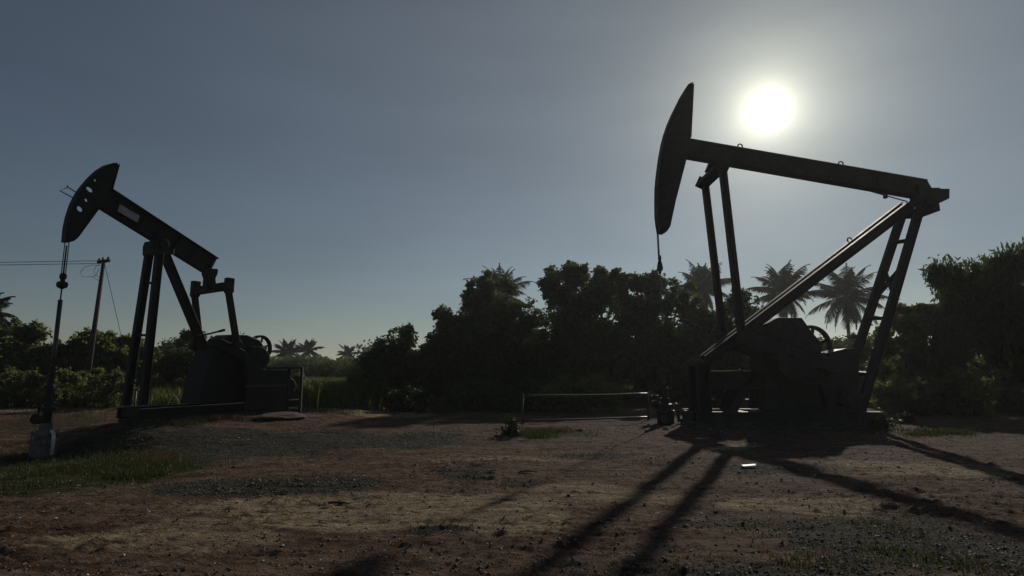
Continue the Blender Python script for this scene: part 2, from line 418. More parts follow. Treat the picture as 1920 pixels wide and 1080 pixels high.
# long sloping front brace: two beams side by side
for sgn in (-1, 1):
    y = .45 * sgn
    mb = MB()
    a, z = (p3(1708, 385, y), p3(1326, 675, y)) if sgn < 0 else (p3(1692, 384, y), p3(1316, 672, y))
    mb.ibeam(a, z, .24, .30 if sgn < 0 else .20, .03, .04)
    fb = rp(mb, 'brace_beam')
    if sgn > 0:
        for px, py in ((1593, 450),):
            e = p3(px, py, y); m2 = MB(); m2.torus((e.x, e.y, e.z), .075, .022); rp(m2, 'lifting_eye', bevel=0, smooth=True, parent=fb)
for u in (.22, .45, .7, .95):
    q = p3(1708, 385, -.45).lerp(p3(1326, 675, -.45), u); w = p3(1692, 384, .45).lerp(p3(1316, 672, .45), u)
    mb = MB(); mb.bar(q, w, .10, .10, side=(0, 0, 1)); rp(mb, 'brace_tie')
# equaliser under the beam and the two pitman arms
mb = MB(); c = pl(1341, 330)
mb.bar((c[0] - .10, -.85, c[1] + .02), (c[0] - .10, .85, c[1] + .02), .34, .26, side=(1, 0, -.5))
for y in (-.86, .86): mb.bar((c[0] - .10, y - .03, c[1] + .02), (c[0] - .10, y + .03, c[1] + .02), .46, .40, side=(1, 0, -.5))
top = pl(1350, 303)
mb.prism([(c[0] - .3, c[1] + .18), (c[0] + .16, c[1] + .10), (top[0] + .32, top[1] - .05), (top[0] + .32, top[1] + .03), (top[0] - .28, top[1] + .13)], -.17, .17)
eq = rp(mb, 'equalizer_bar')
for y, pt, pb in ((-.75, (1355, 318), (1392, 640)), (.75, (1322, 345), (1356, 632))):
    mb = MB(); a = p3(*pt, y); z = p3(*pb, y); mb.ibeam(a, z, .22, .20, .025, .03)
    mb.disc((z.x, z.z), .17, y - .13, y + .13); mb.disc((a.x, a.z), .13, y - .14, y + .14)
    rp(mb, 'pitman_arm')
# cranks with heavy counterweights either side of the gearbox
cc = pl(1462, 664); pin = pl(1376, 637)
for y in (-.98, .62):
    mb = MB(); d = (Vector((pin[0], 0, pin[1])) - Vector((cc[0], 0, cc[1])))
    A = Vector((cc[0], y + .18, cc[1]))
    mb.bar(A - d * .95, A + d * 1.10, .22, .42); mb.disc(cc, .32, y + .05, y + .33)
    cr = rp(mb, 'crank_arm')
    dn = d.normalized(); up = Vector((-dn.z, 0, dn.x)) * -1
    for side in (-1, 1):
        mb = MB(); pr = []
        for k in range(15):
            a = -math.pi / 2 + math.pi * k / 14
            r = .62
            pr.append((A - dn * (.12) + (up * side) * (.20 + r * math.cos(a) * .95) - dn * (r * math.sin(a))))
        pr = [(q.x, q.z) for q in pr]
        mb.prism(pr, y + .0, y + .36); rp(mb, 'counterweight', parent=cr)
mb = MB()
g = [(1418, 705), (1424, 610), (1445, 598), (1490, 598), (1507, 622), (1518, 660), (1532, 705)]
mb.prism([pl(*p) for p in g], -.45, .45)
mb.disc(cc, .15, -1.1, 1.1)
c2 = pl(1512, 650); mb.disc(c2, .2, -.6, .95)
gb = rp(mb, 'gearbox')
mb = MB()
s0, z0 = pl(1420, 706); s1, _ = pl(1545, 706)
for y in (-.42, .42):
    mb.prism([(s0, z0), (s0 - .12, .42), (s0 + .28, .42), (s0 + .4, z0 - .25), (s1 - .4, z0 - .25), (s1 - .25, .42), (s1 + .15, .42), (s1, z0)], y - .12, y + .12)
mb.box((s0 + .1, -.30, .38), (s1 - .1, .30, z0 - .02))
rp(mb, 'gearbox_stand')
# flywheel sheave on the far side, belt guard, motor
cw = pl(1519, 648, 1.15)
mb = MB(); mb.ring(cw, .68, .10, 1.02, 1.22); mb.disc(cw, .13, .95, 1.28)
for k in range(6):
    a = k * math.pi / 3 + .32
    mb.bar((cw[0] + .1 * math.cos(a), 1.12, cw[1] + .1 * math.sin(a)), (cw[0] + .6 * math.cos(a), 1.12, cw[1] + .6 * math.sin(a)), .07, .10)
rp(mb, 'flywheel')
mb = MB()
mb.prism([pl(*p, .2) for p in ((1544, 662), (1575, 654), (1592, 653), (1600, 662), (1600, 760), (1544, 760))], -.1, .62)
rp(mb, 'belt_guard')
mb = MB(); mo = pl(1568, 745); mb.disc((mo[0], mo[1]), .34, -.85, -.2); mb.disc((mo[0], mo[1]), .26, -.98, -.85)
for k in range(9):
    a = k * math.pi / 4.5; mb.bar((mo[0] + .34 * math.cos(a), -.8, mo[1] + .34 * math.sin(a)), (mo[0] + .34 * math.cos(a), -.25, mo[1] + .34 * math.sin(a)), .03, .06, side=(math.cos(a), 0, math.sin(a)))
mb.box((mo[0] - .35, -.82, .42), (mo[0] + .35, -.2, mo[1] - .25)); rp(mb, 'motor')
# front trestle under the foot of the brace
mb = MB()
zt = pl(1318, 678)[1]
sF = pl(1311, 740)[0]
for y in (-.45, .45):
    mb.ibeam((sF, y, .40), (sF, y, zt - .02), .26, .38, .03, .05)
    mb.ibeam((pl(1362, 790)[0], y, .40), (pl(1405, 696)[0], y, pl(1405, 696)[1]), .20, .26, .03, .05)
    mb.ibeam((sF, y, pl(1318, 712)[1]), (s0 + .3, y, pl(1430, 712)[1]), .22, .55, .03, .05)
mb.bar((sF, -.6, zt - .06), (sF, .6, zt - .06), .34, .14, side=(1, 0, 0))
rp(mb, 'front_trestle')
mb = MB(); sR = pl(1632, 800)[0]
for y in (-.62, .62): mb.ibeam((sF - .35, y, .25), (sR, y, .25), .24, .30, .03, .04)
for x in (sF - .3, sF + 1.3, s0, s1, sR - .5): mb.bar((x, -.55, .25), (x, .55, .25), .2, .24, side=(1, 0, 0))
rp(mb, 'base_skid')
mb = MB(); mb.box((sF - .45, -.8, -.2), (sR + .2, .8, .10)); rp(mb, 'foundation_block', 'darkcon', bevel=.03)
# bridle, clamp and polished rod
x0, z0 = pl(1233.2, 420); zc = pl(1235, 482)[1]
mb = MB()
for y in (-.07, .07): mb.tube([(x0 - .03, y, pl(1232, 350)[1]), (x0 - .02, y, z0), (x0, y * .8, zc)], .016, 6)
rp(mb, 'bridle_cable', 'cable', bevel=0)
mb = MB(); zb = pl(1237, 507)[1]
mb.lathe([(.03, zb - .12), (.05, zb - .02), (.09, zb), (.10, zb + .10), (.075, zb + .22), (.045, zb + .34), (.06, zc - .06), (.05, zc + .05)], (x0 + .02, 0), 12)
rp(mb, 'rod_clamp', 'steel', bevel=0)
mb = MB(); mb.tube([(x0 + .02, 0, zb), (x0 + .02, 0, 1.1)], .02, 8); rp(mb, 'polished_rod', 'rod', bevel=0, smooth=True)
XWELL = x0 + .02

# ------------------------------------------------------------------ wellheads
def wellhead(loc, label, h, mat, pmat):
    w = thing('wellhead', loc, label, 'wellhead', 'wellheads under the pump jacks')
    mb = MB(); mb.lathe([(.27, -.15), (.27, .30), (.30, .30), (.30, .40), (.21, .42), (.20, .50), (.26, .50), (.26, .58), (.14, .62), (.13, .78)], n=8)
    for k in range(8):
        a = k * math.pi / 4; mb.tube([(.245 * math.cos(a), .245 * math.sin(a), .36), (.245 * math.cos(a), .245 * math.sin(a), .62)], .018, 6)
    mb.build('casing_head', M[mat], w, .01)
    mb = MB(); mb.lathe([(.10, .78), (.10, h * .55), (.15, h * .55), (.15, h * .55 + .08), (.09, h * .6), (.085, h * .82), (.12, h * .82), (.12, h * .86), (.07, h * .9), (.06, h)], n=14)
    mb.build('stuffing_box', M['steel'], w, 0)
    mb = MB(); mb.tube([(0, 0, h * .45), (-.34, .10, h * .45)], .075, 10); mb.disc((-.30, h * .45), .13, .02, .18)
    mb.tube([(-.30, .10, h * .45), (-.30, .10, h * .45 + .28)], .025, 8); mb.torus((-.30, .10, h * .45 + .28), .11, .016, 'z')
    mb.build('side_valve', M['steel'], w, 0)
    mb = MB(); mb.tube([(.26, -.14, .62), (.33, -.16, .56), (.35, -.16, .44), (.35, -.16, .06)], .038, 10)
    mb.build('bleed_pipe', M[pmat], w, 0, True)
    return w
wellhead(RW + Vector((XWELL, 0, 0)), 'dark wellhead below the horsehead of the larger pump, beside the long pipe railing', 1.25, 'steel', 'rod')

# ------------------------------------------------------------------ left pump
aL = Vector((math.cos(LB), -math.sin(LB), 0))
def lh(px, py, y=0.0):
    """hit the vertical plane of the left pump shifted y away from the camera; returns (s, z)"""
    r = ray(px, py); k = (LW.dot(aL) - y) / (r.x * aL.x + r.y * aL.y)
    return ((r.x * k - LW.x) * lb.x + (r.y * k - LW.y) * lb.y, CH + r.z * k)
def l3(px, py, y=0.0):
    s, z = lh(px, py, y); return Vector((s, y, z))
pk = thing('pump_jack', LW, 'smaller black oil pump jack with a holed horsehead and pale beam plate', 'oil pump', rz=math.pi / 2 - LB)
def lp(mb, name, mat='steel', parent=pk, bevel=.010, smooth=False): return mb.build(name, M[mat], parent, bevel, smooth)
hh = [(221.5, 308.7), (217.8, 307.4), (210, 307.4), (197.4, 310.6), (182.6, 319.8), (167.8, 333.7), (153, 351.3), (143.7, 365), (134.4, 383.7), (127, 406), (122.4, 428), (120, 454),
      (128, 454), (136.3, 451.3), (143.7, 444.8), (185, 388.5), (195, 372), (208.5, 356), (212, 343), (217.8, 322.6)]
def hole(px, py, a, b_, rot=.6):
    o = []
    for k in range(10):
        t = 2 * math.pi * k / 10; u, v = a * math.cos(t), b_ * math.sin(t)
        o.append(lh(px + u * math.cos(rot) - v * math.sin(rot), py + u * math.sin(rot) + v * math.cos(rot)))
    return o
pts = [lh(*p) for p in hh]
mb = MB()
holes = [hole(167.5, 355.5, 8, 4.6), hole(149, 392, 7, 5), hole(161, 375.5, 4, 3.4), hole(178, 338, 3, 2.8)]
for y0, y1 in ((-.05, .05),): mb.prism(pts, y0, y1, holes)
front = pts[1:12]
for k in range(len(front) - 1):
    mb.bar((front[k][0] - .008, 0, front[k][1]), (front[k + 1][0] - .008, 0, front[k + 1][1]), .24, .02)
for k in list(range(11, 15)) + [17, 18, 19]:
    q, w = pts[k], pts[(k + 1) % len(pts)]; mb.bar((q[0], 0, q[1]), (w[0], 0, w[1]), .20, .02)
head = lp(mb, 'horsehead')
mb = MB()
for y in (-.08,):
    mb.tube([l3(146, 362.5, y), l3(127, 351, y), l3(112, 357.5, y), l3(138, 371.5, y)], .014, 6); mb.tube([l3(127, 351, y), l3(126.5, 347.5, y)], .014, 6)
lp(mb, 'guard_loop', parent=head, bevel=0)
mb = MB()
a0 = (Vector(lh(209, 357)) + Vector(lh(186, 388))) / 2; a1 = (Vector(lh(409.5, 487)) + Vector(lh(387, 513))) / 2
hb = .62
dv = (a1 - a0).normalized(); a0 -= dv * .02
mb.ibeam((a0.x, 0, a0.y), (a1.x, 0, a1.y), .26, hb, .03, .05)
for u in (.14, .3, .45, .62, .78, .97):
    q = a0.lerp(a1, u); nrm = Vector((-dv.y, dv.x)) * hb * .46
    mb.bar((q.x - nrm.x, 0, q.y - nrm.y), (q.x + nrm.x, 0, q.y + nrm.y), .24, .016)
lbm = lp(mb, 'walking_beam')
mb = MB()
q = [lh(*p, -.14) for p in ((225, 383), (262, 405), (257, 417), (220, 396))]
mb.prism(q, -.15, -.135); lp(mb, 'name_plate', 'plate', parent=lbm, bevel=0)
# saddle bearing and samson post
mb = MB(); c = lh(297, 462)
mb.prism([lh(*p) for p in ((280, 452), (318, 468), (318, 478), (276, 478), (276, 462))], -.24, .24); mb.disc((c[0], c[1] + .05), .14, -.3, .3)
lp(mb, 'saddle_bearing')
ZP = .33
tops = {}
for y, pt, pb in ((.42, (281, 466), (236, 760)), (-.42, (299, 472), (268, 760))):
    sg = 1 if y > 0 else -1
    mb = MB(); a = l3(*pt, .17 * sg); z = l3(*pb, .52 * sg)
    mb.ibeam(a, z, .17, .19, .02, .03); lp(mb, 'post_leg'); tops[sg] = (a, z)
mb = MB()
for y in (-.14, .14):
    a = l3(307, 472, y); z = l3(381, 650, y); mb.ibeam(a, z, .14, .26, .02, .03)
lp(mb, 'rear_strut')
for u in (.22, .56, .86):
    mb = MB(); mb.bar(tops[1][0].lerp(tops[1][1], u), tops[-1][0].lerp(tops[-1][1], u), .07, .07, side=(1, 0, 0)); lp(mb, 'cross_brace')
# tail bearing, equaliser, pitmans
mb = MB(); tb = lh(393, 522)
mb.prism([lh(*p) for p in ((382, 503), (405, 505), (404, 514), (400, 522), (402, 542), (383, 542), (385, 522), (382, 514))], -.12, .12, [hole(392, 530, 2.2, 3.6, 0)])
lp(mb, 'tail_bearing')
ce = lh(396, 541)
mb = MB(); mb.bar((ce[0], -.72, ce[1] + .02), (ce[0], .72, ce[1] - .03), .2, .24, side=(1, 0, 0))
lp(mb, 'equalizer_bar')
def y_on_s(px, s):
    """lateral offset y at which pixel column px meets distance s along the pump"""
    best = min((abs(lh(px, 560, k * .01)[0] - s), k * .01) for k in range(-250, 250)); return best[1]
yl, yr = y_on_s(365, ce[0]), y_on_s(428, ce[0])
for (px, py0, py1, pxb, pyb, y) in ((365, 527, 556, 376, 655, yl), (428, 521, 548, 444, 645, yr)):
    mb = MB(); y = max(-1.0, min(1.0, y))
    a = Vector((ce[0], y, l3(px, py0, y).z)); c = Vector((ce[0], y, l3(px, py1, y).z)); z = l3(pxb, pyb, y)
    mb.bar(a, c, .18, .24); mb.bar(c, z, .14, .17); mb.disc((z.x, z.z), .13, y - .1, y + .1)
    mb.disc((c.x, c.z + .06), .10, y - .13, y + .13)
    lp(mb, 'pitman_arm')
# gearbox, crank counterweights, stand
mb = MB()
mb.prism([lh(*p) for p in ((398, 700), (398, 648), (405, 636), (420, 628), (450, 629), (472, 638), (482, 652), (484, 676), (470, 690), (466, 700))], -.42, .42)
lgb = lp(mb, 'gearbox', bevel=.03)
ck = lh(432, 668)
for y in (-.78, .52):
    mb = MB(); ang = 2.75
    d = Vector((math.cos(ang), 0, math.sin(ang))); A = Vector((ck[0], y + .13, ck[1])); u = Vector((-d.z, 0, d.x))
    mb.bar(A + d * 1.0, A - d * .9, .16, .30); cr = lp(mb, 'crank_arm')
    for side in (-1, 1):
        m2 = MB(); pr = []
        for k in range(13):
            a = -math.pi / 2 + math.pi * k / 12
            q = A - d * .45 + u * side * (.12 + .38 * math.cos(a)) - d * (.42 * math.sin(a)); pr.append((q.x, q.z))
        m2.prism(pr, y, y + .26); lp(m2, 'counterweight', parent=cr)
mb = MB()
mb.prism([lh(*p) for p in ((386, 655), (400, 668), (402, 700), (466, 700), (466, 752), (354, 757), (366, 712), (372, 690))], -.45, .45)
mb.disc(ck, .10, -.8, .8)
lp(mb, 'gearbox_stand')
mb = MB(); yb = -.55
mb.tube([l3(372, 629.5, yb), l3(392, 626, yb), l3(418, 619.5, yb)], .028, 8); mb.bar(l3(412, 621, yb), l3(421, 618.5, yb), .07, .07)
lp(mb, 'brake_lever', bevel=0)
wc = lh(488, 653, .55); wr = .46
mb = MB(); mb.ring(wc, wr, .075, .50, .66); mb.disc(wc, .09, .3, .72)
for k in range(6):
    a = k * math.pi / 3 + .3
    mb.bar((wc[0] + .07 * math.cos(a), .58, wc[1] + .07 * math.sin(a)), (wc[0] + (wr - .05) * math.cos(a), .58, wc[1] + (wr - .05) * math.sin(a)), .06, .06)
lp(mb, 'flywheel')
mb = MB(); mo = (wc[0] + .5, ZP + .75); mb.disc(mo, .26, -.45, .45); mb.box((mo[0] - .3, -.4, ZP + .28), (mo[0] + .3, .4, mo[1] - .15)); lp(mb, 'motor')
mb = MB(); sA = lh(226, 770)[0] + .18; sB = wc[0] + .9
for y in (-.50, .50): mb.ibeam((sA, y, ZP + .14), (sB, y, ZP + .14), .2, .28, .025, .03)
for x in (sA + .15, sA + 1.2, sA + 2.4, sA + 3.6, sB - .2): mb.bar((x, -.45, ZP + .14), (x, .45, ZP + .14), .16, .22, side=(1, 0, 0))
lp(mb, 'base_skid')
mb = MB(); mb.box((sA + .1, -.62, .0), (sB - .1, .62, ZP - .006)); lp(mb, 'foundation_block', 'darkcon', bevel=.03)
# bridle, carrier bar, rod
zcar = lh(115, 533)[1]; sx = lh(118, 520)[0]
mb = MB(); zt = lh(121, 452)[1]
for y, s_ in ((-.06, .02), (.10, .0)): mb.tube([(sx + s_, y, zt + .03), (sx + s_, y, zcar)], .012, 6)
lp(mb, 'bridle_cable', 'cable', bevel=0)
mb = MB(); mb.lathe([(.02, zcar - .12), (.11, zcar - .07), (.125, zcar), (.11, zcar + .06), (.04, zcar + .08), (.035, zcar + .14), (.075, zcar + .15), (.075, zcar + .26), (.03, zcar + .28), (.018, zcar + .30), (.018, zt - .10)], (sx + .01, .02), 12)
lp(mb, 'carrier_bar', bevel=0)
zs = lh(113, 562)[1]
mb = MB(); mb.tube([(sx + .01, .02, zcar - .1), (sx + .01, .02, zs)], .018, 8); mb.tube([(sx + .01, .02, zs), (sx + .01, .02, 1.0)], .05, 10); lp(mb, 'polished_rod', 'rod', bevel=0, smooth=True)
wl = LW + lb * (sx + .01) + la * .02; wl.z = terrain(wl.x, wl.y) + .02
wellhead(wl, 'pale-based wellhead with a white bleed pipe in the grass below the smaller pump', 1.95, 'wellcon', 'white')

# ------------------------------------------------------------------ railings, fence, small hardware
def railing(name, p, q, h0, h1, nposts, label, rad=.03, cat='railing'):
    r = thing(name, Vector((p.x, p.y, terrain(p.x, p.y))), label, cat)
    o = r.location; d = q - p
    for z, sag in ((h0, .01), (h1, .02)):
        mb = MB(); mb.tube([Vector((d.x * u, d.y * u, z + .012 * noise.noise((u * 5, z, 2)) - sag * math.sin(u * math.pi))) for u in [k / 12 for k in range(13)]], rad, 8)
        mb.build('rail', M['pipe'], r, 0, True)
    for k in range(nposts):
        u = k / (nposts - 1); mb = MB(); x, y = d.x * u, d.y * u
        mb.tube([(x, y, terrain(p.x + x, p.y + y) - o.z - .1), (x, y, h1 + .03)], rad * 1.15, 8); mb.build('post', M['pipe'], r, 0, True)
    return r
pa = at(980, 790, 17.6); pb_ = at(1216, 790, 18.9)
railing('pipe_railing', Vector((pa.x, pa.y, 0)), Vector((pb_.x, pb_.y, 0)),   .10, .86, 2, 'long low grey pipe railing between the dark trees and the larger pump')
pa = at(1328, 790, 19.9); pb_ = at(1425, 790, 19.9)
railing('pipe_railing', Vector((pa.x, pa.y, 0)), Vector((pb_.x, pb_.y, 0)), .12, .62, 3, 'short pipe railing glimpsed behind the front legs of the larger pump')
# guard fence behind the left pump
(f0, _), (f1, _) = lh(463, 720, -1.0), lh(564, 720, -1.0)
pa = LW + lb * f0 - la * 1.0; pb_ = LW + lb * f1 - la * 1.0
fz = terrain(pa.x, pa.y)
gfence = thing('guard_fence', Vector((pa.x, pa.y, fz)), 'dark sheet-metal guard fence with a pale top rail behind the smaller pump', 'fence')
d = pb_ - pa; d.z = 0; ht = lh(500, 690, -1.0)[1] - fz
mb = MB(); mb.bar((0, 0, ht * .55), d * .74 + Vector((0, 0, ht * .55)), .02, ht * .8, side=(-d.y, d.x, 0)); mb.build('panel', M['steel'], gfence, 0)
for zz in (ht, ht * .63):
    mb = MB(); e = d if zz == ht else d * .72
    mb.bar((0, -.04, zz), e + Vector((0, -.04, zz)), .06, .06); mb.build('rail', M['steel2'] if zz == ht else M['pipe'], gfence, 0)
for u in (0, .37, .74, 1.0):
    mb = MB(); q = d * u; mb.bar(q + Vector((0, .05, -.2)), q + Vector((0, .05, ht + .03)), .08, .08, side=(1, 0, 0)); mb.build('post', M['steel'], gfence, 0)
q = on(250, 788); st = thing('pipe_stand', q, 'thin grey standpipe with a cross arm in front of the smaller pump', 'pipe')
hp = at(250, 728, q.y).z - q.z
mb = MB(); mb.tube([(0, 0, -.1), (0, 0, hp)], .028, 8); mb.build('riser', M['pipe'], st, 0, True)
mb = MB(); mb.tube([(-.42, .05, hp - .04), (.1, -.01, hp - .04)], .03, 8); mb.torus((0, 0, hp + .05), .09, .014, 'z'); mb.build('valve_arm', M['pipe'], st, 0, True)

# utility pole and lines
YP = 27.0
pb_, pt = at(160, 726, YP), at(194.5, 490, YP)
pole = thing('utility_pole', Vector((pb_.x, pb_.y, 0)), 'leaning wooden utility pole behind the left bushes, carrying two wires', 'utility pole')
o = pole.location; top = pt - o; bot = Vector((pb_.x, pb_.y, -.3)) - o
mb = MB(); mb.tube([bot, bot.lerp(top, .5), top], [.13, .105, .075], 10); mb.build('mast', M['wood'], pole, 0, True)
mb = MB(); mb.bar(at(183, 492, YP) - o, at(206, 488, YP) - o, .12, .14); mb.build('crossarm', M['wood'], pole, .01)
for px, py in ((186, 489), (193, 487), (203, 486)):
    mb = MB(); c = at(px, py, YP) - o; mb.lathe([(.03, c.z - .06), (.06, c.z), (.05, c.z + .05), (.065, c.z + .09), (.02, c.z + .13)], (c.x, c.y), 8); mb.build('insulator', M['stone'], pole, 0, True)
mb = MB(); g = Vector((at(262, 700, YP).x, YP, 0)) - o; mb.tube([at(196, 494, YP) - o, g], .012, 6); mb.build('guy_wire', M['cable'], pole, 0)
mb = MB()
lc = [(188, 497), (172, 497), (158, 501), (150, 511), (155, 519), (170, 519), (180, 516), (186, 503)]
mb.tube([at(*p, YP) - o for p in lc], .010, 6)
mb.tube([at(*p, YP) - o for p in ((190, 497), (180, 499), (176, 508), (179, 516), (187, 520))], .010, 6)
mb.tube([at(*p, YP) - o for p in ((174, 519), (186, 527))], .010, 6)
mb.build('cable_loop', M['cable'], pole, 0)
for k, (py0, py1, lab) in enumerate(((489, 490, 'upper of two power wires running left from the leaning pole'), (494, 495, 'lower of two power wires running left from the leaning pole'))):
    a = at(186, py0, YP - .05 + .3 * k); z = at(0, py1, YP + .3 * k); z = a + (z - a) * 6
    mb = MB(); mb.tube([a.lerp(z, u / 24) - Vector((0, 0, .10 * math.sin(min(1, u / 24 * 1.0) * math.pi))) for u in range(25)], .014, 6)
    tag(mb.build('power_line', M['cable'], None, 0), lab, 'power line', 'power lines from the leaning pole')

# ------------------------------------------------------------------ vegetation
def leaf_quad(V, Fs, p, sz, rnd, droop=0.0, asp=.55):
    if droop and rnd.random() < droop:
        d = Vector((rnd.gauss(0, .25), rnd.gauss(0, .25), -1)).normalized()
    else:
        d = Vector((rnd.gauss(0, 1), rnd.gauss(0, 1), rnd.gauss(0, .8) - .25)).normalized()
    s = d.cross(Vector((rnd.gauss(0, 1), rnd.gauss(0, 1), rnd.gauss(0, 1)))).normalized()
    n = d.cross(s)
    w = sz * asp * .5; o = len(V)
    V += [tuple(p), tuple(p + d * sz * .5 + s * w + n * sz * .08), tuple(p + d * sz), tuple(p + d * sz * .45 - s * w + n * sz * .08)]
    Fs.append((o, o + 1, o + 2, o + 3))
def foliage(lobes, leaf, dens, rnd, droop=0.0, asp=.55, core=.35, clump=.30, shag=1.0, open_top=True):
    """lobes: (centre, radius xyz). Leaves gather in clumps over each lobe's shell, some fill the inside."""
    mb = MB(); V, Fs = mb.v, mb.f
    zs = sorted(c.z for c, r in lobes); zm = zs[len(zs) // 2]
    for c, r in lobes:
        hi_ = open_top and c.z > zm
        area = (r.x * r.z + r.x * r.y + r.y * r.z) / 3 * 12.6
        ncl = max(6, int(area * dens * (.72 if hi_ else 1.1)))
        for _ in range(ncl):
            d = Vector((rnd.gauss(0, 1), rnd.gauss(0, 1), rnd.gauss(0, 1))).normalized()
            inside = rnd.random() < core * (.45 if hi_ else 1)
            k = rnd.uniform(.15, .7) if inside else rnd.uniform(.74, 1.0) ** .7 * (1 + (.16 * shag * rnd.random() if rnd.random() < .35 else 0))
            q = c + Vector((d.x * r.x, d.y * r.y, d.z * r.z)) * k
            cr = clump * rnd.uniform(.55, 1.25) * (1.2 if inside else 1)
            nl = int(rnd.uniform(16, 32))
            for _ in range(nl):
                p = q + Vector((rnd.gauss(0, .42), rnd.gauss(0, .42), rnd.gauss(0, .42) * (1.9 if droop > .5 else .85))) * cr
                leaf_quad(V, Fs, p, leaf * rnd.uniform(.6, 1.3) * (1.35 if inside else 1), rnd, droop, asp)
    return mb
def lobes_px(lst, Y, rnd, depth=.9):
    out = []
    for px, py, r in lst:
        y = Y + rnd.uniform(-1, 1) * depth; c = at(px, py, y); rr = r / F * y
        out.append((c, Vector((rr * rnd.uniform(.92, 1.1), rr * rnd.uniform(.9, 1.25), rr * rnd.uniform(.88, 1.05)))))
    return out
def tree(name, lst, Y, base_px, label, cat='tree', seed=1, leaf=.21, dens=4.9, mat='leaf_dark', droop=0.0, asp=.6, core=.36, clump=.27, stems=1, group=None, trunk_r=.16, shag=1.0):
    rnd = random.Random(seed)
    L = lobes_px(lst, Y, rnd)
    bx = at(base_px, 740, Y).x; base = Vector((bx, Y, terrain(bx, Y)))
    t = thing(name, base, label, cat, group)
    L = [(c - base, r) for c, r in L]
    limbs = list(L); zs = sorted(c.z for c, r in L); zm = zs[int(len(zs) * .35)]
    if cat == 'tree':
        L2 = []
        for c, r in L:
            if c.z < zm: L2.append((c, r)); continue
            for _ in range(max(5, int(8.5 * r.x))):
                d = Vector((rnd.gauss(0, 1), rnd.gauss(0, 1), rnd.gauss(0, 1))).normalized() * rnd.uniform(.2, .88); k = rnd.uniform(.26, .50)
                L2.append((c + Vector((d.x * r.x, d.y * r.y, d.z * r.z)), r * k))
        L = L2
    for _ in range(int(len(limbs) * 1.6)):
        c0_, r0_ = rnd.choice(limbs); a_ = rnd.uniform(.1, 3.04); k_ = rnd.uniform(.13, .30) * min(1.3, r0_.x)
        L.append((c0_ + Vector((math.cos(a_) * r0_.x, rnd.uniform(-.3, .3), math.sin(a_) * r0_.z)) * rnd.uniform(.95, 1.12), Vector((k_, k_, k_ * rnd.uniform(.8, 1.3)))))
    fol = foliage(L, leaf, dens, rnd, droop, asp, core, clump, shag).build('crown' if stems == 1 else 'foliage', M[mat], t)
    mb = MB()
    starts = [Vector((rnd.uniform(-.3, .3) * (stems > 1), rnd.uniform(-.2, .2) * (stems > 1), -.2)) for _ in range(stems)]
    big = sorted(limbs, key=lambda l: l[0].z)
    fork = Vector((sum(l[0].x for l in limbs) / len(limbs) * .35, 0, big[0][0].z * .7 + .2))
    if stems == 1:
        mb.tube([starts[0], fork * .5 + Vector((rnd.uniform(-.12, .12), 0, 0)), fork], [trunk_r * 1.3, trunk_r, trunk_r * .85], 8)
    for k, (c, r) in enumerate(limbs):
        s = fork if stems == 1 else starts[k % stems]
        mid = s.lerp(c, .55) + Vector((rnd.uniform(-.25, .25), rnd.uniform(-.25, .25), rnd.uniform(.0, .3)))
        mb.tube([s, mid, c, c + Vector((rnd.uniform(-.4, .4) * r.x, 0, r.z * .7))], [trunk_r * .6, trunk_r * .4, trunk_r * .22, .012], 6)
    mb.build('trunk' if stems == 1 else 'stem', M['bark'], t, 0, True)
    return t
GT = 'dark broadleaf trees behind the yard'
tree('broadleaf_tree', [(858, 612, 40), (900, 572, 44), (943, 585, 50), (885, 650, 60), (955, 645, 60), (855, 690, 55), (930, 700, 60), (985, 605, 30), (838, 600, 20), (912, 538, 24), (985, 680, 42), (835, 640, 24), (880, 560, 22)],
     34, 905, 'dark domed broadleaf tree with a palm poking out of its top', seed=2, group=GT)
tree('broadleaf_tree', [(1038, 548, 34), (1074, 522, 24), (1100, 560, 44), (1142, 540, 34), (1172, 558, 32), (1060, 612, 58), (1130, 632, 60), (1022, 535, 17), (1090, 692, 60), (1160, 692, 52), (1020, 662, 46), (1085, 508, 10), (1060, 512, 10), (1128, 512, 12), (1155, 515, 11)],
     33, 1095, 'wide knobbly-topped broadleaf tree right behind the long pipe railing', seed=5, group=GT)
tree('broadleaf_tree', [(1215, 548, 28), (1252, 562, 34), (1195, 602, 46), (1250, 632, 55), (1225, 692, 56), (1276, 552, 24), (1200, 530, 13), (1232, 528, 13)],
     34, 1232, 'broadleaf tree directly behind the rod and wellhead of the larger pump', seed=8, group=GT)
tree('broadleaf_tree', [(1318, 592, 34), (1300, 640, 50), (1368, 618, 42), (1340, 692, 60), (1402, 590, 32), (1412, 655, 50), (1385, 565, 16), (1290, 575, 20)],
     31, 1350, 'lower broadleaf tree behind the two thin pitman arms of the larger pump', seed=11, group=GT)
tree('broadleaf_tree', [(1460, 660, 50), (1510, 690, 45), (1560, 700, 40), (1600, 690, 42), (1630, 650, 30), (1540, 720, 50), (1625, 700, 40)],
     31, 1540, 'low dark tree hidden mostly behind the gearbox of the larger pump', seed=13, dens=5, group=GT)
tree('broadleaf_tree', [(1702, 622, 38), (1736, 602, 28), (1680, 655, 34), (1742, 665, 46), (1700, 705, 48), (1750, 715, 48), (1690, 597, 15), (1720, 585, 12), (1745, 580, 10)],
     24, 1712, 'mid-height leafy tree just right of the rear legs of the larger pump', seed=17, mat='leaf_mid', dens=4.6, core=.2, group=GT)
